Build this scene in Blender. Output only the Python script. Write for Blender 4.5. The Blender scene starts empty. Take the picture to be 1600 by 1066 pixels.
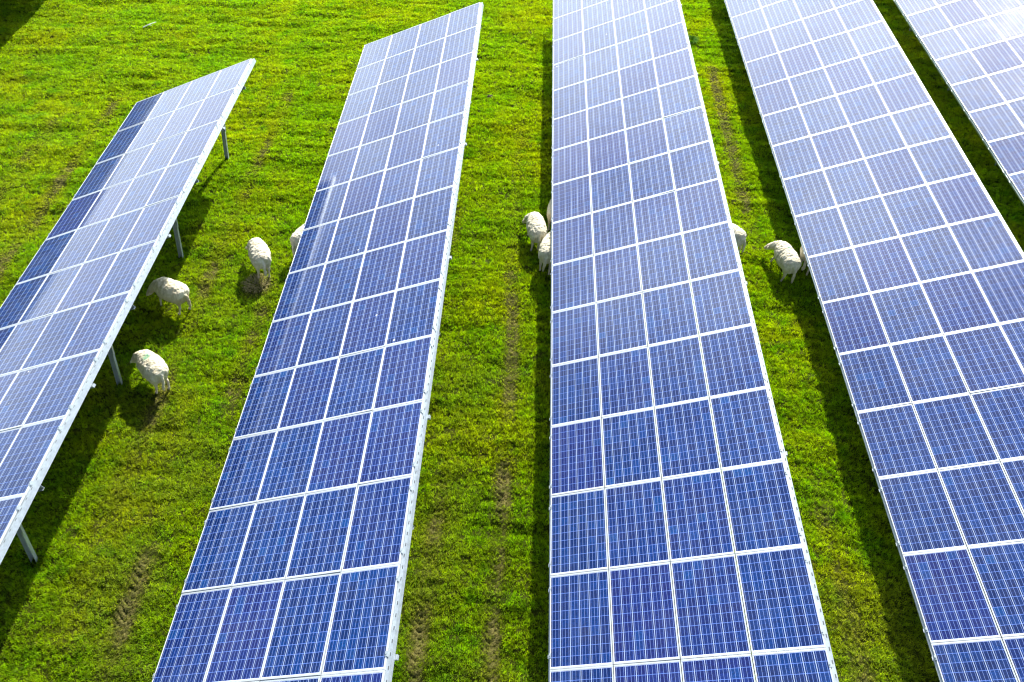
import bpy, bmesh, math, random
import numpy as np
from mathutils import Vector, Matrix, noise, Euler

random.seed(7)
rng = np.random.default_rng(11)
scene = bpy.context.scene
R = math.radians

# ------------------------------------------------------------------ frames
# Everything is laid out in a "field frame": x across the rows, y along the rows
# (uphill), z normal to the sloping field.  FIELD turns that frame into the world,
# where z is truly vertical (the field climbs about eleven degrees).
UPV = Vector((0.09977, 0.18165, 0.97829)).normalized()     # true vertical, in the field frame
CAM_H = 13.0
FIELD = Matrix.Translation((0, 0, CAM_H)) @ UPV.rotation_difference(Vector((0, 0, 1))).to_matrix().to_4x4()

# ------------------------------------------------------------------ camera
F_PX, PITCH, YAW, ROLL = 1168.7, R(49.32), R(1.83), R(0.51)
cp, sp = math.cos(PITCH), math.sin(PITCH)
Rz = Matrix.Rotation(YAW, 3, 'Z')
fwd = Rz @ Vector((0, cp, -sp)); up = Rz @ Vector((0, sp, cp)); rt = Rz @ Vector((1, 0, 0))
rt, up = math.cos(ROLL) * rt + math.sin(ROLL) * up, -math.sin(ROLL) * rt + math.cos(ROLL) * up
cm = Matrix((rt, up, -fwd)).transposed().to_4x4()
cam_d = bpy.data.cameras.new('camera'); cam = bpy.data.objects.new('camera', cam_d)
scene.collection.objects.link(cam)
cam.matrix_world = FIELD @ cm
cam_d.sensor_fit = 'HORIZONTAL'; cam_d.sensor_width = 36
cam_d.lens = 36 * F_PX / 1600
cam_d.clip_start = 0.1; cam_d.clip_end = 3000
scene.camera = cam

# ------------------------------------------------------------------ light
SUN = Vector((0.38, 1.50, 1.0)).normalized()               # towards the sun, field frame
SW = (FIELD.to_3x3() @ SUN).normalized()
sun_el = math.asin(SW.z); sun_az = math.atan2(SW.x, SW.y)
sl = bpy.data.lights.new('sun', 'SUN'); so = bpy.data.objects.new('sun', sl)
scene.collection.objects.link(so)
sl.energy = 4.6; sl.angle = R(0.5); sl.color = (1.0, 0.955, 0.87)
so.matrix_world = Matrix.Translation((0, 0, 40)) @ SW.to_track_quat('Z', 'Y').to_matrix().to_4x4()

world = bpy.data.worlds.new('World'); scene.world = world; world.use_nodes = True
nt = world.node_tree; nt.nodes.clear()
sky = nt.nodes.new('ShaderNodeTexSky'); sky.sky_type = 'NISHITA'; sky.sun_disc = False
sky.sun_elevation = sun_el; sky.sun_rotation = sun_az
sky.dust_density = 2.0; sky.air_density = 1.0; sky.ozone_density = 1.5
tc = nt.nodes.new('ShaderNodeTexCoord')
sep = nt.nodes.new('ShaderNodeSeparateXYZ'); nt.links.new(tc.outputs['Generated'], sep.inputs[0])
mp = nt.nodes.new('ShaderNodeMapping'); mp.inputs['Scale'].default_value = (1, 1, 2.6)
nt.links.new(tc.outputs['Generated'], mp.inputs[0])
nz = nt.nodes.new('ShaderNodeTexNoise'); nz.inputs['Scale'].default_value = 2.1
nz.inputs['Detail'].default_value = 6; nz.inputs['Roughness'].default_value = 0.55
nt.links.new(mp.outputs[0], nz.inputs['Vector'])
def wm(op, a, b=None, c=None, clamp=False):
    n = nt.nodes.new('ShaderNodeMath'); n.operation = op; n.use_clamp = clamp
    for i, v in enumerate((a, b, c)):
        if v is None: continue
        if isinstance(v, (int, float)): n.inputs[i].default_value = v
        else: nt.links.new(v, n.inputs[i])
    return n.outputs[0]
# broken bright cloud round the sun, thinning to blue away from it
dp = nt.nodes.new('ShaderNodeVectorMath'); dp.operation = 'DOT_PRODUCT'
dp.inputs[1].default_value = SW
nt.links.new(tc.outputs['Generated'], dp.inputs[0])
ca = wm('MAXIMUM', dp.outputs['Value'], 0.0)
lowz = wm('SUBTRACT', 1.0, wm('MAXIMUM', sep.outputs['Z'], 0.0))
cov = wm('MULTIPLY_ADD', wm('MULTIPLY_ADD', nz.outputs['Fac'], 0.6, 0.17), 0.9, wm('MULTIPLY_ADD', ca, 0.45, wm('MULTIPLY', wm('POWER', lowz, 2.0), 0.45)))
cr = nt.nodes.new('ShaderNodeMapRange'); cr.interpolation_type = 'SMOOTHSTEP'
cr.inputs[1].default_value = 0.74; cr.inputs[2].default_value = 0.97
nt.links.new(cov, cr.inputs[0])
cb = wm('MULTIPLY_ADD', wm('POWER', ca, 3.0), 30.0, wm('MULTIPLY_ADD', wm('POWER', lowz, 3.0), 9.5, 7.0))
cc = nt.nodes.new('ShaderNodeVectorMath'); cc.operation = 'SCALE'
cc.inputs[0].default_value = (0.90, 0.98, 1.0); nt.links.new(cb, cc.inputs['Scale'])
mx = nt.nodes.new('ShaderNodeMix'); mx.data_type = 'RGBA'
nt.links.new(cr.outputs[0], mx.inputs[0]); nt.links.new(sky.outputs[0], mx.inputs[6]); nt.links.new(cc.outputs[0], mx.inputs[7])
bg = nt.nodes.new('ShaderNodeBackground'); bg.inputs[1].default_value = 0.075
nt.links.new(mx.outputs[2], bg.inputs[0])
wo = nt.nodes.new('ShaderNodeOutputWorld'); nt.links.new(bg.outputs[0], wo.inputs[0])

scene.view_settings.view_transform = 'Standard'; scene.view_settings.look = 'None'
scene.view_settings.exposure = 1.1; scene.view_settings.gamma = 1
scene.render.engine = 'CYCLES'
scene.cycles.max_bounces = 6; scene.cycles.transparent_max_bounces = 4
scene.cycles.caustics_reflective = False; scene.cycles.caustics_refractive = False
scene.cycles.filter_width = 1.2

# ------------------------------------------------------------------ helpers
COL = scene.collection
def tag(o, label=None, cat=None, group=None, kind=None):
    for k, v in (('label', label), ('category', cat), ('group', group), ('kind', kind)):
        if v: o[k] = v
    return o

def link_mesh(name, me, mat=None, parent=None):
    o = bpy.data.objects.new(name, me); COL.objects.link(o)
    if mat is not None:
        for m in (mat if isinstance(mat, (list, tuple)) else [mat]): me.materials.append(m)
    if parent is not None: o.parent = parent
    return o

def bm_mesh(bm, name, smooth=False):
    me = bpy.data.meshes.new(name); bm.to_mesh(me); bm.free()
    if smooth:
        for p in me.polygons: p.use_smooth = True
    return me

def bbox(bm, x0, x1, y0, y1, z0, z1, mi=0):
    v = [bm.verts.new(c) for c in ((x0,y0,z0),(x1,y0,z0),(x1,y1,z0),(x0,y1,z0),(x0,y0,z1),(x1,y0,z1),(x1,y1,z1),(x0,y1,z1))]
    for f in ((3,2,1,0),(4,5,6,7),(0,1,5,4),(1,2,6,5),(2,3,7,6),(3,0,4,7)):
        bm.faces.new([v[i] for i in f]).material_index = mi

def prism(bm, a, b, prof, ref=Vector((0, 1, 0)), cap=True):
    """sweep a closed 2-D profile from a to b; profile x along `side`, y along `nrm`"""
    a, b = Vector(a), Vector(b); d = (b - a).normalized()
    side = ref - ref.dot(d) * d
    side.normalize(); nrm = d.cross(side)
    A = [bm.verts.new(a + side * p[0] + nrm * p[1]) for p in prof]
    B = [bm.verts.new(b + side * p[0] + nrm * p[1]) for p in prof]
    n = len(prof)
    for i in range(n): bm.faces.new((A[i], A[(i + 1) % n], B[(i + 1) % n], B[i]))
    if cap: bm.faces.new(A[::-1]); bm.faces.new(B)

def rect(w, h): return [(-w/2, -h/2), (w/2, -h/2), (w/2, h/2), (-w/2, h/2)]
def cprof(w, h, t=0.004):      # C channel, open to +y
    return [(-w/2, 0), (w/2, 0), (w/2, h), (w/2 - t, h), (w/2 - t, t), (-w/2 + t, t), (-w/2 + t, h), (-w/2, h)]
def circ(r, n=8): return [(r * math.cos(2*math.pi*i/n), r * math.sin(2*math.pi*i/n)) for i in range(n)]

# ------------------------------------------------------------------ materials
def new_mat(name):
    m = bpy.data.materials.new(name); m.use_nodes = True; t = m.node_tree
    return m, t, t.nodes['Principled BSDF']
class NB:
    def __init__(s, t): s.t = t
    def n(s, typ, **kw):
        o = s.t.nodes.new(typ)
        for k, v in kw.items(): setattr(o, k, v)
        return o
    def l(s, a, b): s.t.links.new(a, b)
    def m(s, op, a, b=None, c=None, clamp=False):
        o = s.n('ShaderNodeMath', operation=op); o.use_clamp = clamp
        for i, v in enumerate((a, b, c)):
            if v is None: continue
            if isinstance(v, (int, float)): o.inputs[i].default_value = v
            else: s.l(v, o.inputs[i])
        return o.outputs[0]
    def mix(s, f, a, b):
        o = s.n('ShaderNodeMix', data_type='RGBA')
        for i, v in ((0, f), (6, a), (7, b)):
            if isinstance(v, (int, float)): o.inputs[i].default_value = v
            elif isinstance(v, tuple): o.inputs[i].default_value = (*v, 1)
            else: s.l(v, o.inputs[i])
        return o.outputs[2]
    def noise(s, vec, scale, detail=3, rough=0.5):
        o = s.n('ShaderNodeTexNoise'); o.inputs['Scale'].default_value = scale
        o.inputs['Detail'].default_value = detail; o.inputs['Roughness'].default_value = rough
        if vec is not None: s.l(vec, o.inputs['Vector'])
        return o.outputs['Fac']
    def mr(s, v, a, b, c=0.0, d=1.0):
        o = s.n('ShaderNodeMapRange'); s.l(v, o.inputs[0])
        for i, q in enumerate((a, b, c, d)): o.inputs[i + 1].default_value = q
        return o.outputs[0]

# photovoltaic glass: cells, busbars and cell gaps laid out by the panel's own UV
def mat_glass():
    m, t, P = new_mat('photovoltaic_glass'); b = NB(t)
    uv = b.n('ShaderNodeUVMap', uv_map='UVMap'); s = b.n('ShaderNodeSeparateXYZ'); b.l(uv.outputs[0], s.inputs[0])
    info = b.n('ShaderNodeObjectInfo')
    X, Y = s.outputs[0], s.outputs[1]           # X: 0..6 across cells, Y: 0..10 along
    fx = b.m('FRACT', X); fy = b.m('FRACT', Y)
    def edge(f, w):                              # 1 near an integer
        d = b.m('MINIMUM', f, b.m('SUBTRACT', 1.0, f)); return b.mr(d, w * 0.55, w, 1, 0)
    gx = edge(fx, 0.030); gy = edge(fy, 0.034)
    out = b.m('MAXIMUM', b.m('MAXIMUM', b.m('LESS_THAN', X, 0.0), b.m('GREATER_THAN', X, 6.0)),
              b.m('MAXIMUM', b.m('LESS_THAN', Y, 0.0), b.m('GREATER_THAN', Y, 10.0)))
    bus = None
    for c in (1/6, 0.5, 5/6):
        d = b.m('ABSOLUTE', b.m('SUBTRACT', fx, c)); v = b.mr(d, 0.009, 0.017, 1, 0)
        bus = v if bus is None else b.m('MAXIMUM', bus, v)
    # per cell and per panel tone
    ci = b.n('ShaderNodeCombineXYZ'); b.l(b.m('FLOOR', X), ci.inputs[0]); b.l(b.m('FLOOR', Y), ci.inputs[1])
    b.l(b.m('MULTIPLY', info.outputs['Random'], 97.0), ci.inputs[2])
    wn = b.n('ShaderNodeTexWhiteNoise', noise_dimensions='3D'); b.l(ci.outputs[0], wn.inputs['Vector'])
    cell = b.mix(b.mr(wn.outputs['Value'], 0.3, 1.0), (0.001, 0.015, 0.095), (0.001, 0.032, 0.165))
    wn2 = b.n('ShaderNodeTexWhiteNoise', noise_dimensions='1D'); b.l(info.outputs['Random'], wn2.inputs['W'])
    cell = b.mix(b.mr(wn2.outputs['Value'], 0.5, 1.0, 0.0, 0.6), cell, (0.010, 0.012, 0.125))
    cell = b.mix(b.mr(wn.outputs['Value'], 0.95, 0.98, 0.0, 0.28), cell, (0.001, 0.075, 0.25))
    # polycrystalline flakes and fingers
    pv = b.n('ShaderNodeTexVoronoi'); pv.inputs['Scale'].default_value = 9.0
    off = b.n('ShaderNodeVectorMath', operation='ADD'); b.l(uv.outputs[0], off.inputs[0]); b.l(ci.outputs[0], off.inputs[1])
    b.l(off.outputs[0], pv.inputs['Vector'])
    sp2 = b.n('ShaderNodeSeparateColor'); b.l(pv.outputs['Color'], sp2.inputs[0])
    hv = b.n('ShaderNodeHueSaturation'); b.l(cell, hv.inputs['Color']); b.l(b.mr(sp2.outputs[0], 0, 1, 0.68, 1.32), hv.inputs['Value'])
    col = b.mix(gy, hv.outputs[0], (0.10, 0.19, 0.58))
    col = b.mix(bus, col, (0.20, 0.29, 0.62))
    col = b.mix(gx, col, (0.46, 0.56, 0.78))
    col = b.mix(out, col, (0.86, 0.88, 0.92))
    geo = b.n('ShaderNodeNewGeometry')
    dirt = b.noise(geo.outputs['Position'], 1.7, 5, 0.6)
    col = b.mix(b.mr(dirt, 0.45, 0.9, 0.0, 0.05), col, (0.42, 0.40, 0.36))
    lo = b.m('MULTIPLY', b.mr(X, 0.0, 0.22, 1, 0), b.mr(b.noise(uv.outputs[0], 3.0, 4, .7), .4, .8, 0, .5))
    col = b.mix(lo, col, (0.36, 0.34, 0.30))
    vs = b.n('ShaderNodeTexVoronoi'); vs.inputs['Scale'].default_value = 0.9; b.l(geo.outputs['Position'], vs.inputs['Vector'])
    col = b.mix(b.mr(vs.outputs['Distance'], .014, .022, .85, 0), col, (0.8, 0.8, 0.76))
    b.l(col, P.inputs['Base Color'])
    b.l(b.mr(wn2.outputs['Value'], 0, 1, 0.62, 0.70), P.inputs['Roughness'])
    P.inputs['IOR'].default_value = 1.45
    P.inputs['Specular IOR Level'].default_value = 0.09
    P.inputs['Coat Weight'].default_value = 1.0
    P.inputs['Coat IOR'].default_value = 1.52
    b.l(b.mr(dirt, 0.3, 0.8, 0.055, 0.10), P.inputs['Coat Roughness'])
    return m

def mat_metal(name, col, rough, metallic, spread=0.12, scale=6.0):
    m, t, P = new_mat(name); b = NB(t)
    tcx = b.n('ShaderNodeTexCoord'); nv = b.noise(tcx.outputs['Object'], scale, 5, 0.6)
    hv = b.n('ShaderNodeHueSaturation'); hv.inputs['Color'].default_value = (*col, 1)
    b.l(b.mr(nv, 0.25, 0.75, 1 - spread, 1 + spread), hv.inputs['Value'])
    b.l(hv.outputs[0], P.inputs['Base Color'])
    b.l(b.mr(nv, 0.2, 0.8, rough - 0.08, rough + 0.08), P.inputs['Roughness'])
    P.inputs['Metallic'].default_value = metallic
    return m

MG = mat_glass()
MF = mat_metal('anodised_aluminium', (0.56, 0.60, 0.64), 0.45, 0.3, 0.06)
MZ = mat_metal('galvanised_steel', (0.44, 0.50, 0.54), 0.45, 0.4, 0.16, 14)
MB = mat_metal('panel_backsheet', (0.42, 0.43, 0.45), 0.6, 0.0, 0.04)
MK = mat_metal('dark_slot', (0.10, 0.11, 0.12), 0.6, 0.0, 0.1)

# ------------------------------------------------------------------ solar tables
TILT = R(21.44); PU, PV, NV = 1.50, 1.01, 4
GZ = -12.87
ct, st = math.cos(TILT), math.sin(TILT)
ROWS = {'A': (-11.629, -12.074, 19.069), 'B': (-5.544, -12.040, 22.652), 'C': (0.503, -12.037, 24.691),
        'D': (6.597, -12.181, 25.392), 'E': (12.759, -12.268, 25.998)}

def ground_drop(x):
    return -0.20 * np.clip((np.asarray(x, float) - 3.0) / 10.0, 0, 1.3)

# the panel: glass laminate (origin at its centre, x up the slope, y along the row) + frame
GX, GY = 0.998 / 2, (PU - 0.006) / 2
def panel_meshes():
    bm = bmesh.new(); uvl = bm.loops.layers.uv.new('UVMap')
    x, y = GX - 0.009, GY - 0.026
    bbox(bm, -x, x, -y, y, -0.009, -0.003)
    cw = (2 * x - 0.012) / 6; cl = (2 * y - 0.016) / 10
    for f in bm.faces:
        f.material_index = 0 if f.normal.z > 0.5 or True and f.calc_center_median().z > -0.004 else 1
        for lp in f.loops:
            lp[uvl].uv = ((lp.vert.co.x + 3 * cw) / cw, (lp.vert.co.y + 5 * cl) / cl)
    glass = bm_mesh(bm, 'panel_laminate')
    bm = bmesh.new(); d = 0.038
    wy = 0.028; wx = 0.011
    bbox(bm, -GX, GX, GY - wy, GY, -d, 0); bbox(bm, -GX, GX, -GY, -GY + wy, -d, 0)
    bbox(bm, -GX, -GX + wx, -GY + wy, GY - wy, -d, 0); bbox(bm, GX - wx, GX, -GY + wy, GY - wy, -d, 0)
    bmesh.ops.bevel(bm, geom=[e for e in bm.edges if e.calc_length() > 0.5], offset=0.0015, segments=1, affect='EDGES')
    frame = bm_mesh(bm, 'panel_frame')
    return glass, frame
PG, PF = panel_meshes()
PG.materials.append(MG); PG.materials.append(MB); PF.materials.append(MF)

def clamp_mesh():
    bm = bmesh.new()
    bbox(bm, -0.022, 0.010, -0.035, 0.035, 0.001, 0.006)
    bbox(bm, 0.006, 0.010, -0.035, 0.035, -0.045, 0.001)
    bbox(bm, 0.010, 0.045, -0.03, 0.03, -0.045, -0.040)
    prism(bm, (-0.004, 0, 0.005), (-0.004, 0, 0.016), circ(0.010, 6), Vector((1, 0, 0)))
    return bm_mesh(bm, 'edge_clamp')
CLM = clamp_mesh(); CLM.materials.append(MZ)

def table(row, y_end, n_mod, label, posts=(1.16, 4.03), x_z=None, braces=(), first_label=True):
    x0, z0 = (ROWS[row][0], ROWS[row][1]) if x_z is None else x_z
    L = n_mod * PU
    gz = GZ + float(ground_drop(x0 + 1.9)); 
    base = Vector((x0 + 1.88, y_end - L / 2, gz))
    root = bpy.data.objects.new('solar_table', None); COL.objects.link(root)
    root.empty_display_size = 1
    root.matrix_world = FIELD @ Matrix.Translation(base)
    tag(root, label, 'solar array', 'rows of tilted solar panels standing in the field')
    org = Vector((x0, y_end, z0)) - base                    # low, far corner of the glass plane
    TM = Matrix.Translation(org) @ Matrix.Rotation(-TILT, 4, 'Y')   # table plane -> root
    def put(o, m): o.parent = root; o.matrix_local = m; return o
    for j in range(n_mod):
        for k in range(NV):
            o = bpy.data.objects.new('solar_panel', PG); COL.objects.link(o)
            w = Euler((R(random.gauss(0, .26)), R(random.gauss(0, .26)), 0)).to_matrix().to_4x4()
            put(o, TM @ Matrix.Translation(((k + .5) * PV, -(j + .5) * PU, random.uniform(-.001, .002))) @ w)
            fr = bpy.data.objects.new('frame', PF); COL.objects.link(fr); fr.parent = o
    # purlins running along the row
    W = NV * PV
    def beam(name, v, z_top, prof_fn, slots=False):
        bm = bmesh.new(); prof_fn(bm, v, z_top)
        o = link_mesh(name, bm_mesh(bm, name), MZ); put(o, TM); return o
    for v in (1.2, 2.4):
        bm = bmesh.new()
        bbox(bm, v - .03, v + .03, -L - .05, .05, -0.047, -0.041); bbox(bm, v - .03, v - .027, -L - .05, .05, -0.13, -0.047)
        put(link_mesh('purlin', bm_mesh(bm, 'purlin'), MZ), TM)
    bm = bmesh.new()                                         # low edge purlin, its outer web just proud of the glass
    bbox(bm, -.028, .05, -L - .05, .05, -0.047, -0.041); bbox(bm, -.028, -.025, -L - .05, .05, -0.12, -0.047)
    put(link_mesh('purlin', bm_mesh(bm, 'purlin'), MZ), TM)
    bm = bmesh.new()                                         # high edge purlin: slotted flange + web
    bbox(bm, W - .10, W + .050, -L - .06, .03, -0.047, -0.041, 0)
    bbox(bm, W + .050, W + .056, -L - .06, .03, -0.135, -0.041, 0)
    y = 0.0; q = 0
    while y < L:
        bbox(bm, W + .026, W + .041, -y - .160, -y - .110, -0.0405, -0.0385, 1)
        y += 0.179; q += 1
    put(link_mesh('edge_purlin', bm_mesh(bm, 'edge_purlin'), [MZ, MK]), TM)
    for j in range(n_mod):                                   # edge clamps, two per module on both edges
        for fr_ in (0.15, 0.86):
            yy = -(j + fr_) * PU
            for side in (0, 1):
                o = bpy.data.objects.new('clamp', CLM); COL.objects.link(o)
                put(o, TM @ Matrix.Translation((W - 0.004 if side else 0.004, yy, 0)) @ (Matrix.Identity(4) if side else Matrix.Rotation(math.pi, 4, 'Z')))
    # rafters, posts and braces
    y = posts[0]; i = 0
    while y < L - 0.3:
        bm = bmesh.new()
        prism(bm, (0.15, -y, -0.19), (W + .02, -y, -0.19), cprof(0.10, 0.055, 0.005), Vector((0, 0, 1)))
        put(link_mesh('rafter', bm_mesh(bm, 'rafter'), MZ), TM)
        for v, nm in ((3.23, 'rear'), (0.75, 'front')):
            top = TM @ Vector((v, -y, -0.17))
            s = (top.z) / UPV.z
            bot = top - UPV * (s + 0.06)
            ln = s
            bm = bmesh.new()
            pile_h = ln * (0.68 if nm == 'rear' else .8)
            prism(bm, bot, bot + UPV * (pile_h + .06), cprof(0.10, 0.07, 0.006), Vector((-1, 0, 0)))
            pst = put(link_mesh('post', bm_mesh(bm, 'pile'), MZ), Matrix.Identity(4))
            bm = bmesh.new()
            d = Vector((0.052, -0.03, 0))
            prism(bm, bot + d + UPV * (pile_h - .35), top + d, cprof(0.045, 0.05, 0.005), Vector((-1, 0, 0)))
            for hh in (pile_h - .28, pile_h - .06):
                prism(bm, bot + d + UPV * hh + Vector((0, -.02, 0)), bot + d + UPV * hh + Vector((0, .012, 0)), circ(.014, 6), Vector((1, 0, 0)))
            e = link_mesh('leg_extension', bm_mesh(bm, 'leg_extension'), MZ); e.parent = pst
            if nm == 'rear':
                rear_top, rear_bot, rl = top, bot, ln
            else:
                bm = bmesh.new()                             # brace from the rear post down towards the front one
                a = rear_bot + UPV * (rl * .74 + .06) + Vector((.03, -.05, 0)); c_ = bot + UPV * (ln * .45) + Vector((0, -.05, 0))
                prism(bm, a, c_, circ(.016), Vector((0, 1, 0)))
                put(link_mesh('brace', bm_mesh(bm, 'brace'), MZ), Matrix.Identity(4))
        if i in braces:
            bm = bmesh.new()
            a = rear_bot + UPV * (rl * .72) + Vector((.07, 0, 0)); c_ = TM @ Vector((W - .1, -y + 1.9, -0.13))
            prism(bm, a, c_, circ(.013), Vector((1, 0, 0)))
            put(link_mesh('brace', bm_mesh(bm, 'brace'), MZ), Matrix.Identity(4))
        # bracket that ends the rafter under the high edge
        bm = bmesh.new(); bbox(bm, W - .06, W + .085, -y - posts[1] / 2 - .035, -y - posts[1] / 2 + .035, -0.19, -0.145)
        put(link_mesh('bracket', bm_mesh(bm, 'bracket'), MZ), TM)
        y += posts[1]; i += 1
    return root

table('A', 19.069, 11, 'leftmost row of solar panels, showing four bare support legs under its raised right edge', braces=(2,))
table('B', 22.652, 14, 'second row of panels from the left, its end just inside the top of the photo')
table('C', 24.691 + PU, 16, 'middle row of solar panels, its left edge running straight up the photo')
table('D', 25.392 + 3 * PU, 18, 'wide row of solar panels right of the middle row, beside a dark strip of shade')
table('E', 25.998 + 4 * PU, 13, 'row of solar panels cut off by the top right corner of the photo')
table('A', 42.0, 24, 'row of panels left of the photo, casting the shade in its top left corner',
      x_z=(-21.32, -12.48), posts=(2.0, 9.0))

# ------------------------------------------------------------------ ground
def vnoise(x, y, seed):
    """vectorised value noise, 0..1"""
    r = np.random.default_rng(seed); T = r.random((256, 256))
    xi = np.floor(x).astype(int); yi = np.floor(y).astype(int)
    fx = x - xi; fy = y - yi; fx = fx * fx * (3 - 2 * fx); fy = fy * fy * (3 - 2 * fy)
    g = lambda a, b: T[a % 256, b % 256]
    return (g(xi, yi) * (1 - fx) + g(xi + 1, yi) * fx) * (1 - fy) + (g(xi, yi + 1) * (1 - fx) + g(xi + 1, yi + 1) * fx) * fy
def fbm(x, y, seed, oct=4):
    a = 0; s = 0.5; n = 0
    for i in range(oct):
        a = a + s * vnoise(x * 2 ** i, y * 2 ** i, seed + i); n += s; s *= .5
    return a / n

# tyre tracks between the rows: (x, y0, y1, half width, strength)
TRACKS = [(-0.40, 1.0, 8.6, .18, .85), (-0.38, 8.6, 20, .18, .5), (-1.60, 1.0, 8.2, .17, .62),
          (-6.70, 1.0, 6.3, .19, .75), (-6.28, 8.6, 12.3, .19, .62), (-7.80, 5.5, 21.5, .19, .5), (-13.0, 8.0, 21.0, .22, .55),
          (-14.4, 10, 20, .26, .40), (5.75, 1.0, 8.0, .2, .45), (5.80, 14, 24.0, .2, .5), (4.7, 8, 20, .2, .3), (-2.0, 10, 18, .2, .25)]
def mud_field(X, Y):
    mud = np.zeros_like(X); chev = np.zeros_like(X)
    wob = (fbm(X * 0 + 3.3, Y * .22, 5, 2) - .5) * .5
    for i, (tx, y0, y1, hw, st_) in enumerate(TRACKS):
        d = np.abs(X - tx - wob * .6) / hw
        along = np.clip((Y - y0) / .8, 0, 1) * np.clip((y1 - Y) / .8, 0, 1)
        pat = np.clip((fbm(X * .7 + i * 9.1, Y * .55, 31 + i, 3) - .43) * 5.5, 0, 1)
        m = np.clip(1.45 - d, 0, 1) * along * (0.22 + .50 * pat) * st_
        m *= 1.25 * np.clip(.25 + 1.5 * fbm(X * 9, Y * 9, 77, 3), .3, 1.3)
        mud = np.maximum(mud, m)
        ph = (Y + np.sign(X - tx - wob * .6) * -.0 - np.abs(X - tx - wob * .6) * 1.0) / .125
        chev += np.where(d < 1.1, (m * .6 + .4 * st_ * along) * np.sin(2 * math.pi * ph), 0)
    # poached, bare spots where the flock has grazed
    for cx, cy, r_ in ((-6.55, 12.55, .45), (-9.4, 4.6, .4)):
        mud = np.maximum(mud, np.clip(1.2 - np.hypot(X - cx, Y - cy) / r_, 0, 1) * .6)
    return np.clip(mud, 0, 1), chev
def ground_z(X, Y, mud=None, chev=None):
    z = GZ + ground_drop(X) + (fbm(X * .45, Y * .9, 101, 3) - .5) * .14 + (fbm(X * .8, Y * 3.0, 111, 3) - .5) * .12 + (fbm(X * 5.5, Y * 8.0, 121, 4) - .5) * .050
    if mud is not None: z = z - mud * .030 + chev * .048
    return z
def gz_at(x, y):
    return float(ground_z(np.array([float(x)]), np.array([float(y)]))[0])

XA, XB, YA, YB, ST, SY = -21.5, 20.5, 1.6, 32.0, 0.045, 0.032
nx = int((XB - XA) / ST) + 1; ny = int((YB - YA) / SY) + 1
gx, gy = np.meshgrid(np.linspace(XA, XB, nx), np.linspace(YA, YB, ny))
mud, chev = mud_field(gx, gy)
gz = ground_z(gx, gy, mud, chev)
co = np.stack([gx, gy, gz], -1).reshape(-1, 3)
idx = np.arange(nx * ny).reshape(ny, nx)
# keep the cells the camera can see, with a margin
def proj_field(c):
    f = np.array(fwd); u = np.array(up); r = np.array(rt)
    d = c @ f; return 800 + F_PX * (c @ r) / d, 533 - F_PX * (c @ u) / d
uu, vv = proj_field(co); keepv = ((uu > -380) & (uu < 1980) & (vv > -200) & (vv < 1400)).reshape(ny, nx)
quads = np.stack([idx[:-1, :-1], idx[:-1, 1:], idx[1:, 1:], idx[1:, :-1]], -1).reshape(-1, 4)

def np_mesh(name, co, faces):
    me = bpy.data.meshes.new(name); n = len(faces); k = faces.shape[1]
    me.vertices.add(len(co)); me.vertices.foreach_set('co', co.astype(np.float32).ravel())
    me.loops.add(n * k); me.loops.foreach_set('vertex_index', faces.astype(np.int32).ravel())
    me.polygons.add(n); me.polygons.foreach_set('loop_start', np.arange(0, n * k, k, dtype=np.int32))
    me.polygons.foreach_set('loop_total', np.full(n, k, np.int32))
    me.polygons.foreach_set('use_smooth', np.ones(n, bool))
    me.update(calc_edges=True); return me
def add_attr(me, name, arr):
    a = me.attributes.new(name, 'FLOAT', 'POINT'); a.data.foreach_set('value', arr.astype(np.float32).ravel())

me = np_mesh('ground', co, quads); add_attr(me, 'mud', mud); add_attr(me, 'bladed', keepv.astype(float))
# skirt to the horizon: a coarse ring joined to the same sheet
big = 900.0
bm = bmesh.new(); bm.from_mesh(me); bm.verts.ensure_lookup_table()
def edge_loop():
    c = [idx[0, i] for i in range(0, nx)] + [idx[j, nx - 1] for j in range(1, ny)] + [idx[ny - 1, i] for i in range(nx - 2, -1, -1)] + [idx[j, 0] for j in range(ny - 2, 0, -1)]
    return [bm.verts[int(i)] for i in c]
lp = edge_loop(); cx, cy = (XA + XB) / 2, (YA + YB) / 2
for s_, nz_ in ((1.35, 0), (3, 0), (12, 0), (60, 0)):
    new = [bm.verts.new((cx + (v.co.x - cx) * s_, cy + (v.co.y - cy) * s_, GZ - .06)) for v in lp] if s_ == 1.35 else \
          [bm.verts.new((cx + (v.co.x - cx) * s_ / prev, cy + (v.co.y - cy) * s_ / prev, GZ - .06)) for v in lp]
    n = len(lp)
    for i in range(n): bm.faces.new((lp[i], new[i], new[(i + 1) % n], lp[(i + 1) % n])).smooth = True
    lp = new; prev = s_
bm.normal_update()
bm.to_mesh(me); bm.free()

def grass_colour(b, pos, fine=True):
    """shared meadow tone: lush patches, yellower patches, straw flecks"""
    n1 = b.noise(pos, 0.45, 4, 0.6); n2 = b.noise(pos, 1.9, 4, 0.65); 
    c = b.mix(b.mr(n1, 0.38, 0.66), (0.150, 0.268, 0.002), (0.235, 0.290, 0.003))
    c = b.mix(b.mr(n2, 0.50, 0.74), c, (0.095, 0.235, 0.003))
    return c

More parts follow.
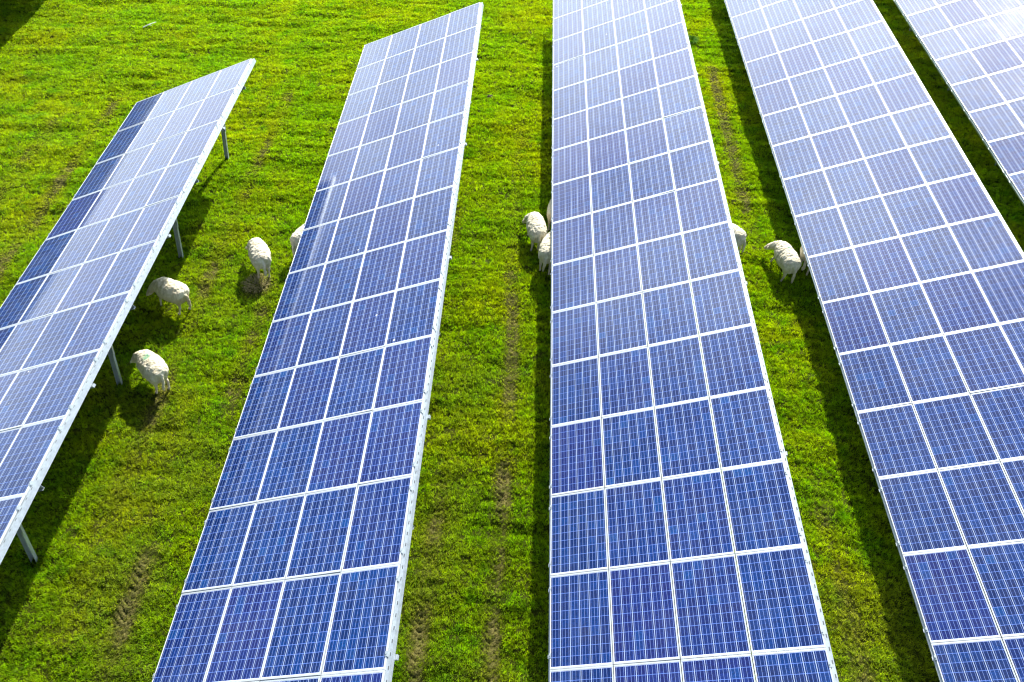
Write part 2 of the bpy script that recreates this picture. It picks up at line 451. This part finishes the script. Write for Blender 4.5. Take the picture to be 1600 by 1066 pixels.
m, t, P = new_mat('soil_and_turf'); b = NB(t)
geo = b.n('ShaderNodeNewGeometry'); pos = geo.outputs['Position']
gc = grass_colour(b, pos)
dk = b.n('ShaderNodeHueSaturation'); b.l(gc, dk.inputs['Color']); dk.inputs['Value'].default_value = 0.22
at = b.n('ShaderNodeAttribute', attribute_name='mud')
bl = b.n('ShaderNodeAttribute', attribute_name='bladed')   # 1 under the modelled blades, 0 on the distant turf
far = b.n('ShaderNodeHueSaturation'); b.l(gc, far.inputs['Color']); b.l(b.mr(b.noise(pos, 16, 4, .7), .3, .7, .45, 1.25), far.inputs['Value'])
soil = b.mix(b.mr(b.noise(pos, 24, 5, 0.75), .38, .62), (0.028, 0.026, 0.006), (0.27, 0.24, 0.075))
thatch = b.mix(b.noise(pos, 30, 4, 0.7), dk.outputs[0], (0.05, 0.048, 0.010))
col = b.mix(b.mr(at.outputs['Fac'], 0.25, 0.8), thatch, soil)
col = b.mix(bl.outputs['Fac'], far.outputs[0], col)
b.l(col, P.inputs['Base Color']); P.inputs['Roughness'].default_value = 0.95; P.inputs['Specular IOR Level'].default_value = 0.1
bp = b.n('ShaderNodeBump'); bp.inputs['Strength'].default_value = 0.9; bp.inputs['Distance'].default_value = 0.03
b.l(b.noise(pos, 28, 5, 0.7), bp.inputs['Height']); b.l(bp.outputs[0], P.inputs['Normal'])
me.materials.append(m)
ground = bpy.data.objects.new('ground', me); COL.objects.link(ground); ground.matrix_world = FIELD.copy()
tag(ground, kind='structure')

# --- grass: thousands of leafy tufts scattered by geometry nodes on a thin copy of the visible turf
kf = keepv[:-1, :-1].ravel()
gq = quads[kf]; used = np.unique(gq); rem = -np.ones(nx * ny, int); rem[used] = np.arange(len(used))
gme = np_mesh('turf', co[used], rem[gq])
X_, Y_ = co[used][:, 0], co[used][:, 1]
den = np.clip(1.0 - 1.9 * np.clip(mud.ravel()[used] - .28, 0, 1), 0.26, 1)
den *= np.clip(.1 + 1.8 * fbm(X_ * 7, Y_ * 9, 141, 2), .35, 1.3) - .35 * np.clip(chev.ravel()[used] * -1, 0, 1)
den = np.clip(den, .05, 1.2)
add_attr(gme, 'dens', den)
yel = np.clip(mud.ravel()[used] * 1.6 + np.clip((fbm(X_ * .55, Y_ * .4, 161, 3) - .47) * 2.2, 0, .38) * np.clip((17 - Y_) / 8, .15, 1), 0, 1)
add_attr(gme, 'short', 1 - .55 * np.clip(mud.ravel()[used] * 2.2, 0, 1))
add_attr(gme, 'dry', yel)

def blade_mat():
    m, t, P = new_mat('grass_blades'); b = NB(t)
    geo = b.n('ShaderNodeNewGeometry'); pos = geo.outputs['Position']
    col = grass_colour(b, pos)
    dry = b.n('ShaderNodeAttribute', attribute_name='dry', attribute_type='INSTANCER')
    rnd = b.n('ShaderNodeAttribute', attribute_name='rnd', attribute_type='INSTANCER')
    hv = b.n('ShaderNodeHueSaturation'); b.l(col, hv.inputs['Color']); b.l(b.mr(rnd.outputs['Fac'], 0, 1, 0.45, 1.75), hv.inputs['Value'])
    n3 = b.noise(pos, 14, 2, .5)
    c2 = b.mix(b.mr(n3, .62, .74, 0, .5), hv.outputs[0], (0.36, 0.34, 0.08))
    c2 = b.mix(b.m('MULTIPLY', dry.outputs['Fac'], b.mr(rnd.outputs['Fac'], .2, .9, .25, .95)), c2, (0.33, 0.29, 0.085))
    b.l(c2, P.inputs['Base Color']); P.inputs['Roughness'].default_value = 0.5
    P.inputs['Specular IOR Level'].default_value = 0.22
    tr = b.n('ShaderNodeBsdfTranslucent')
    hs = b.n('ShaderNodeHueSaturation'); b.l(c2, hs.inputs['Color']); hs.inputs['Value'].default_value = 2.0; hs.inputs['Saturation'].default_value = 1.1
    b.l(hs.outputs[0], tr.inputs['Color'])
    mxs = b.n('ShaderNodeMixShader'); mxs.inputs[0].default_value = 0.55
    b.l(P.outputs[0], mxs.inputs[1]); b.l(tr.outputs[0], mxs.inputs[2])
    b.l(mxs.outputs[0], t.nodes['Material Output'].inputs['Surface'])
    return m
MBL = blade_mat()
tcol = bpy.data.collections.new('tuft_shapes')
for q in range(6):
    bm = bmesh.new()
    for i in range(13):
        a = random.uniform(0, 2 * math.pi); r = random.uniform(0, .040)
        bx, by = r * math.cos(a), r * math.sin(a)
        h = random.uniform(.020, .058); w = random.uniform(.0040, .0078)
        a2 = random.uniform(0, 2 * math.pi); le = random.uniform(.1, .8) * h
        dx, dy = math.cos(a2), math.sin(a2)
        s0 = Vector((-dy, dx, 0)) * w / 2
        p0 = Vector((bx, by, -.005)); p1 = p0 + Vector((dx * le * .35, dy * le * .35, h * .65)); p2 = p0 + Vector((dx * le, dy * le, h))
        v = [bm.verts.new(p0 - s0), bm.verts.new(p0 + s0), bm.verts.new(p1 + s0 * .9), bm.verts.new(p1 - s0 * .9), bm.verts.new(p2)]
        bm.faces.new((v[0], v[1], v[2], v[3])); bm.faces.new((v[3], v[2], v[4]))
    tm = bm_mesh(bm, 'tuft_shape', True); tm.materials.append(MBL)
    to = bpy.data.objects.new('tuft_shape', tm); tcol.objects.link(to)

gme.materials.append(MBL)
grass = bpy.data.objects.new('grass', gme); COL.objects.link(grass); grass.matrix_world = FIELD.copy()
tag(grass, 'short bright green pasture grass covering the sloping field', 'grass', kind='stuff')
gn = bpy.data.node_groups.new('scatter_tufts', 'GeometryNodeTree')
gn.interface.new_socket('Geometry', in_out='INPUT', socket_type='NodeSocketGeometry')
gn.interface.new_socket('Geometry', in_out='OUTPUT', socket_type='NodeSocketGeometry')
N = gn.nodes.new; Lk = gn.links.new
gi = N('NodeGroupInput'); go = N('NodeGroupOutput')
dist = N('GeometryNodeDistributePointsOnFaces'); dist.distribute_method = 'RANDOM'
dens = N('GeometryNodeInputNamedAttribute'); dens.data_type = 'FLOAT'; dens.inputs[0].default_value = 'dens'
mul = N('ShaderNodeMath'); mul.operation = 'MULTIPLY'; mul.inputs[1].default_value = 800.0
Lk(gi.outputs[0], dist.inputs['Mesh']); Lk(dens.outputs[0], mul.inputs[0]); Lk(mul.outputs[0], dist.inputs['Density'])
ci = N('GeometryNodeCollectionInfo'); ci.inputs['Collection'].default_value = tcol
ci.inputs['Separate Children'].default_value = True; ci.inputs['Reset Children'].default_value = True
rv = N('FunctionNodeRandomValue'); rv.data_type = 'FLOAT'; rv.inputs[2].default_value = 0; rv.inputs[3].default_value = 1
st_ = N('GeometryNodeStoreNamedAttribute'); st_.data_type = 'FLOAT'; st_.domain = 'POINT'; st_.inputs['Name'].default_value = 'rnd'
Lk(dist.outputs['Points'], st_.inputs['Geometry'])
vi = [s for s in st_.inputs if s.name == 'Value' and s.type == 'VALUE'][0]
Lk([s for s in rv.outputs if s.type == 'VALUE'][0], vi)
ip = N('GeometryNodeInstanceOnPoints'); ip.inputs['Pick Instance'].default_value = True
Lk(st_.outputs[0], ip.inputs['Points']); Lk(ci.outputs[0], ip.inputs['Instance'])
rr = N('FunctionNodeRandomValue'); rr.data_type = 'FLOAT_VECTOR'
rr.inputs[0].default_value = (-.25, -.25, 0); rr.inputs[1].default_value = (.25, .25, 6.283); rr.inputs['Seed'].default_value = 3
Lk([s for s in rr.outputs if s.type == 'VECTOR'][0], ip.inputs['Rotation'])
rs = N('FunctionNodeRandomValue'); rs.data_type = 'FLOAT'; rs.inputs[2].default_value = .6; rs.inputs[3].default_value = 1.5; rs.inputs['Seed'].default_value = 5
sh = N('GeometryNodeInputNamedAttribute'); sh.data_type = 'FLOAT'; sh.inputs[0].default_value = 'short'
ms = N('ShaderNodeMath'); ms.operation = 'MULTIPLY'
Lk([s for s in rs.outputs if s.type == 'VALUE'][0], ms.inputs[0]); Lk(sh.outputs[0], ms.inputs[1]); Lk(ms.outputs[0], ip.inputs['Scale'])
Lk(ip.outputs[0], go.inputs[0])
md = grass.modifiers.new('scatter', 'NODES'); md.node_group = gn

# ------------------------------------------------------------------ sheep
def wool_mat():
    m, t, P = new_mat('fleece'); b = NB(t)
    tcx = b.n('ShaderNodeTexCoord'); v = tcx.outputs['Object']
    at = b.n('ShaderNodeAttribute', attribute_name='bare'); mk = b.n('ShaderNodeAttribute', attribute_name='mark')
    mk2 = b.n('ShaderNodeAttribute', attribute_name='soil')
    n = b.noise(v, 9, 5, .65)
    fleece = b.mix(b.mr(n, .3, .7), (0.52, 0.45, 0.28), (0.86, 0.80, 0.64))
    fleece = b.mix(b.m('MULTIPLY', mk2.outputs['Fac'], b.mr(n, .3, .7, .4, 1)), fleece, (0.36, 0.27, 0.13))
    c = b.mix(at.outputs['Fac'], fleece, (0.62, 0.52, 0.42))
    c = b.mix(b.m('MULTIPLY', mk.outputs['Fac'], b.mr(n, .3, .6, .35, 1)), c, (0.02, 0.36, 0.20))
    b.l(c, P.inputs['Base Color']); P.inputs['Roughness'].default_value = 0.95
    P.inputs['Specular IOR Level'].default_value = 0.1
    P.inputs['Sheen Weight'].default_value = 0.25
    vo = b.n('ShaderNodeTexVoronoi'); vo.inputs['Scale'].default_value = 42; b.l(v, vo.inputs['Vector'])
    bp = b.n('ShaderNodeBump'); bp.inputs['Strength'].default_value = .35; bp.inputs['Distance'].default_value = .012
    b.l(vo.outputs['Distance'], bp.inputs['Height']); b.l(bp.outputs[0], P.inputs['Normal'])
    return m
MW = wool_mat()
ME_, _, pe = new_mat('dark_eye'); pe.inputs['Base Color'].default_value = (.02, .015, .01, 1); pe.inputs['Roughness'].default_value = .2
MH, _, ph = new_mat('hoof_horn'); ph.inputs['Base Color'].default_value = (.09, .07, .05, 1); ph.inputs['Roughness'].default_value = .6

def loft(bm, pts, n=18):
    """closed tube through (centre, side radius, up radius) stations"""
    rings = []
    for i, (c, rs_, ru) in enumerate(pts):
        c = Vector(c); a = Vector(pts[max(i - 1, 0)][0]); e = Vector(pts[min(i + 1, len(pts) - 1)][0])
        d = (e - a).normalized()
        ref = Vector((0, 1, 0)) if abs(d.y) < .9 else Vector((1, 0, 0))
        side = (ref - ref.dot(d) * d).normalized(); u = side.cross(d) * -1
        rings.append([bm.verts.new(c + side * rs_ * math.cos(2*math.pi*k/n) + u * ru * math.sin(2*math.pi*k/n)) for k in range(n)])
    for A, B in zip(rings, rings[1:]):
        for k in range(n): bm.faces.new((A[k], A[(k+1) % n], B[(k+1) % n], B[k]))
    bm.faces.new(rings[0][::-1]); bm.faces.new(rings[-1])

def sheep(x, y, head_deg, label, turn=0.0, graze=1.0, stride=(.05, -.04, .06, -.05), size=1.0, mark=None, dirty=0.3, seed=0):
    """x,y: point under the belly; head_deg: heading of the nose measured from +x (field frame);
       local frame: +X nose, Y side, Z up."""
    rd = random.Random(seed)
    bm = bmesh.new()
    # barrel of the body: rump -> shoulder
    loft(bm, [((-.52, 0, .56), .05, .07), ((-.50, 0, .56), .15, .15), ((-.44, 0, .56), .225, .205), ((-.32, 0, .565), .270, .240),
              ((-.12, 0, .555), .290, .262), ((.08, 0, .55), .285, .262), ((.26, 0, .56), .250, .245), ((.38, 0, .57), .205, .215),
              ((.46, 0, .57), .150, .165), ((.50, 0, .57), .07, .09)], 22)
    # neck and head, turned by `turn` degrees
    tr = R(turn); cx_, sx_ = math.cos(tr), math.sin(tr)
    def hp(d, z, lat=0): return (.36 + d * cx_ - lat * sx_, d * sx_ + lat * cx_, z)
    zt = lambda lo, hi: hi + (lo - hi) * graze
    loft(bm, [(hp(-.04, .60), .165, .17), (hp(.10, zt(.56, .74)), .145, .15), (hp(.22, zt(.47, .84)), .115, .12), (hp(.31, zt(.38, .90)), .092, .095)], 16)
    h0 = Vector(hp(.28, zt(.40, .90))); hd = Vector((cx_, sx_, zt(-1.15, -.25))).normalized()
    hpts = [(0, .075, .080), (.05, .084, .090), (.11, .078, .085), (.17, .058, .064), (.23, .043, .046), (.265, .030, .030)]
    loft(bm, [(h0 + hd * d, a, b_) for d, a, b_ in hpts], 14)
    sd = Vector((-sx_, cx_, 0)); upn = sd.cross(hd) * -1
    if upn.z < 0 and graze < .5: upn = -upn
    upn = hd.cross(sd); upn = upn if upn.dot(Vector((cx_, sx_, 1))) > 0 else -upn
    for s in (-1, 1):                                                # ears
        e0 = h0 + hd * .05 + sd * s * .065 + upn * .03
        e1 = e0 + sd * s * .10 - upn * .015 + hd * .015
        loft(bm, [(e0, .020, .014), ((e0 + e1) / 2, .024, .040), (e1, .008, .010)], 8)
    # legs: front x=.30, rear x=-.36
    feet = []
    for i, (lx, ly) in enumerate(((.29, .13), (.29, -.13), (-.37, .14), (-.37, -.14))):
        fx = lx + stride[i]
        if i < 2:
            P_ = [((lx, ly, .52), .095, .10), ((lx, ly, .40), .062, .068), ((lx + .3 * stride[i], ly, .29), .038, .040), ((lx + .6 * stride[i], ly, .23), .031, .033),
                  ((lx + .8 * stride[i], ly, .12), .024, .025), ((fx, ly, .05), .027, .028), ((fx + .015, ly, 0), .030, .034)]
        else:
            P_ = [((lx + .02, ly, .54), .12, .13), ((lx + .05, ly, .42), .085, .10), ((lx, ly, .33), .050, .058), ((lx - .05 + .5 * stride[i], ly, .245), .034, .037),
                  ((lx - .03 + .8 * stride[i], ly, .13), .025, .026), ((fx - .02, ly, .05), .028, .029), ((fx, ly, 0), .031, .035)]
        loft(bm, P_, 12); feet.append((fx, ly))
    # long woolly tail
    tw = rd.uniform(-.04, .04)
    loft(bm, [((-.50, 0, .62), .045, .04), ((-.555, tw * .3, .53), .045, .040), ((-.575, tw * .7, .40), .043, .038), ((-.58, tw, .27), .036, .030), ((-.575, tw * 1.2, .20), .016, .014)], 10)
    tmp = bm_mesh(bm, 'sheep_blank'); ob = bpy.data.objects.new('sheep_blank', tmp); COL.objects.link(ob)
    rm = ob.modifiers.new('r', 'REMESH'); rm.mode = 'VOXEL'; rm.voxel_size = 0.013
    sm = ob.modifiers.new('s', 'SMOOTH'); sm.factor = .5; sm.iterations = 4
    dg = bpy.context.evaluated_depsgraph_get(); me = bpy.data.meshes.new_from_object(ob.evaluated_get(dg))
    bpy.data.objects.remove(ob)
    me.name = 'sheep'
    n = len(me.vertices); co = np.zeros(n * 3, np.float32); me.vertices.foreach_get('co', co); co = co.reshape(-1, 3)
    nr = np.zeros(n * 3, np.float32); me.vertices.foreach_get('normal', nr); nr = nr.reshape(-1, 3)
    hl = np.array(h0)
    dh = (co - hl) @ np.array(hd)
    rad = np.linalg.norm(co - hl - dh[:, None] * np.array(hd), axis=1)
    bare = np.clip((dh - .03) / .05, 0, 1) * (rad < .17) * (np.linalg.norm(co - hl, axis=1) < .33)
    leg = np.clip((.30 - co[:, 2]) / .06, 0, 1) * (co[:, 0] > -.535) * (np.linalg.norm(co - hl, axis=1) > .30)
    bare = np.maximum(bare, leg)
    amp = (1 - bare)
    off = Vector((seed * 3.1, seed * 1.7, 0))
    dsp = np.zeros(n)
    for i in range(n):
        if amp[i] < .05: continue
        p = Vector(co[i].tolist())
        f1 = noise.noise(p * 9 + off); f2 = noise.noise(Vector((p.x * 26, p.y * 20, p.z * 14)) + off); f3 = noise.noise(p * 4.2 + off)
        dsp[i] = amp[i] * (.012 * f1 + .013 * f2 + .012 * f3)
    # a parting crease across the back where the fleece folds
    dsp -= amp * .016 * np.exp(-((co[:, 0] - .06 + .10 * np.abs(co[:, 1])) / .022) ** 2) * (co[:, 2] > .55)
    dsp -= amp * .014 * np.exp(-((co[:, 0] + .25 - .25 * co[:, 1] ** 2) / .020) ** 2) * (co[:, 2] > .6)
    co = co + nr * dsp[:, None]
    mkv = np.zeros(n)
    if mark:
        mx_, my_, mr_ = mark
        mkv = np.clip(1.4 - np.hypot(co[:, 0] - mx_, (co[:, 1] - my_) * .8) / mr_, 0, 1) * (co[:, 2] > .6)
    soil = np.clip((.62 - co[:, 2]) / .35, 0, 1) * dirty * 1.6 + np.exp(-((co[:, 0] + .52) / .10) ** 2) * dirty * .9 * (co[:, 2] < .6)
    # bake the stance: z along true vertical, x/y in the slope of the field
    co *= size; a = R(head_deg)
    ex = np.array([math.cos(a), math.sin(a), 0]); ey = np.array([-math.sin(a), math.cos(a), 0])
    fl = co[:, [0]] * ex + co[:, [1]] * ey + co[:, [2]] * np.array(UPV)
    me.vertices.foreach_set('co', fl.astype(np.float32).ravel())
    for nm, ar in (('bare', bare), ('mark', mkv), ('soil', np.clip(soil, 0, 1))): add_attr(me, nm, ar)
    for p in me.polygons: p.use_smooth = True
    me.update()
    o = link_mesh('sheep', me, MW)
    base = Vector((x, y, gz_at(x, y) + .012)); o.matrix_world = FIELD @ Matrix.Translation(base)
    tag(o, label, 'sheep', 'cream sheep grazing between the rows of panels')
    tof = lambda p: Vector((Vector(p).x * ex[0] + Vector(p).y * ey[0], Vector(p).x * ex[1] + Vector(p).y * ey[1], 0)) * size + UPV * Vector(p).z * size
    for s in (-1, 1):
        bm = bmesh.new(); bmesh.ops.create_uvsphere(bm, u_segments=10, v_segments=8, radius=.013 * size)
        bmesh.ops.translate(bm, verts=bm.verts, vec=tof(h0 + hd * .11 + sd * s * .068 + upn * .028))
        link_mesh('eye', bm_mesh(bm, 'eye', True), ME_, o)
    for fx, fy in feet:
        bm = bmesh.new(); prism(bm, tof((fx + .008, fy, -.012)), tof((fx + .006, fy, .032)), [(p[0] * 1.15, p[1]) for p in circ(.032 * size, 10)], Vector((ex[0], ex[1], 0)))
        link_mesh('hoof', bm_mesh(bm, 'hoof'), MH, o)
    return o

sheep(-8.30, 11.72, 155, 'shaggy cream sheep, head in shade by the upper legs of the leftmost panel row', turn=20, dirty=.85, seed=1, size=.87)
sheep(-7.98, 9.52, 138, 'cream sheep with a green paint mark on its back, nearest the leftmost panel row', turn=22, mark=(.12, .02, .085), dirty=.28, seed=2, graze=.9, size=.86)
sheep(-6.62, 13.10, 118, 'white sheep seen from behind over trampled straw between the two left rows', turn=25, dirty=.12, seed=3, size=.86)
sheep(-5.62, 13.80, 62, 'white sheep half hidden by the left edge of the second panel row', dirty=.12, seed=4, size=.87)
sheep(0.08, 14.40, 100, 'white sheep seen from behind, left of the middle row and standing clear of it', turn=35, dirty=.25, seed=5, size=.86)
sheep(0.42, 13.60, 78, 'white sheep tucked against the left edge of the middle row, its right side hidden', turn=-10, dirty=.3, seed=6, size=.86)
sheep(0.62, 15.15, 80, 'sheep almost hidden under the middle row, only a sliver of rump showing', dirty=.3, seed=7, size=.9)
sheep(4.85, 14.35, 140, 'sheep under the right edge of the middle row, only its rump showing', dirty=.15, seed=8, size=.9)
sheep(6.22, 13.66, 104, 'cream sheep with lowered head between the middle row and the wide row right of it', turn=34, mark=(.10, -.02, .03), dirty=.2, seed=9, stride=(.14, -.10, .05, -.06), graze=.8, size=.86)
sheep(6.90, 13.95, 62, 'sheep under the wide right row, only a strip of flank and leg showing', dirty=.15, seed=10, size=.9)

# ------------------------------------------------------------------ small things in the grass
def clump(name, x, y, r, h, n, col, label, cat, spread=1.0):
    m, t, P = new_mat(name + '_leaves'); P.inputs['Roughness'].default_value = .8; P.inputs['Specular IOR Level'].default_value = .1
    b = NB(t); geo = b.n('ShaderNodeNewGeometry')
    b.l(b.mix(b.noise(geo.outputs['Position'], 25, 3), tuple(c * .5 for c in col), tuple(min(1, c * 1.4) for c in col)), P.inputs['Base Color'])
    bm = bmesh.new(); rd = random.Random(hash(round(x * 100)) % 1000)
    for i in range(n):
        a = rd.uniform(0, 6.283); q = r * math.sqrt(rd.random()); L_ = h * rd.uniform(.5, 1.1); a2 = a + rd.uniform(-.7, .7)
        p0 = Vector((q * math.cos(a), q * math.sin(a), -.01)); d = Vector((math.cos(a2) * spread, math.sin(a2) * spread, rd.uniform(.3, 1.0))).normalized()
        p1 = p0 + d * L_ * .6; p2 = p1 + (d + Vector((0, 0, -.5))).normalized() * L_ * .4; s = Vector((-math.sin(a2), math.cos(a2), 0)) * rd.uniform(.003, .007)
        v = [bm.verts.new(p0 - s), bm.verts.new(p0 + s), bm.verts.new(p1 + s), bm.verts.new(p1 - s), bm.verts.new(p2)]
        bm.faces.new(v[:4]); bm.faces.new((v[3], v[2], v[4]))
    o = link_mesh(name, bm_mesh(bm, name), m)
    o.matrix_world = FIELD @ Matrix.Translation((x, y, gz_at(x, y)))
    tag(o, label, cat)
    return o
clump('straw_clump', -6.60, 12.62, .26, .17, 260, (.34, .29, .13), 'trampled clump of dry straw behind the sheep between the two left rows', 'straw')
clump('grass_tussock', 5.33, 25.1, .18, .20, 520, (.10, .27, .012), 'dark green tussock near the top of the photo beside the middle row', 'tussock', .5)
m, t, P = new_mat('bleached_wood'); P.inputs['Base Color'].default_value = (.85, .84, .78, 1); P.inputs['Roughness'].default_value = .8
bm = bmesh.new()
prism(bm, (-.17, -.16, .03), (.03, .02, .07), circ(.017, 6)); prism(bm, (.03, .02, .07), (.17, .20, .05), circ(.013, 6)); prism(bm, (-.02, -.02, .06), (.10, -.04, .05), circ(.009, 6))
o = link_mesh('stick', bm_mesh(bm, 'stick'), m); o.matrix_world = FIELD @ Matrix.Translation((-13.66, 25.07, gz_at(-13.66, 25.07) + .02))
tag(o, 'small pale stick lying in the grass at the top left', 'stick')
m, t, P = new_mat('dark_soil_heap'); b = NB(t); geo = b.n('ShaderNodeNewGeometry')
b.l(b.mix(b.noise(geo.outputs['Position'], 30, 4), (.02, .014, .008), (.07, .05, .03)), P.inputs['Base Color']); P.inputs['Roughness'].default_value = 1
bm = bmesh.new(); bmesh.ops.create_icosphere(bm, subdivisions=4, radius=.10)
for v in bm.verts:
    v.co.z = v.co.z * .5 + .01; v.co += v.co * noise.noise(v.co * 22) * .5
o = link_mesh('soil_heap', bm_mesh(bm, 'soil_heap'), m); o.matrix_world = FIELD @ Matrix.Translation((-1.45, 21.2, gz_at(-1.45, 21.2)))
tag(o, 'small dark clod of soil right of the second row, near the top', 'soil clod')
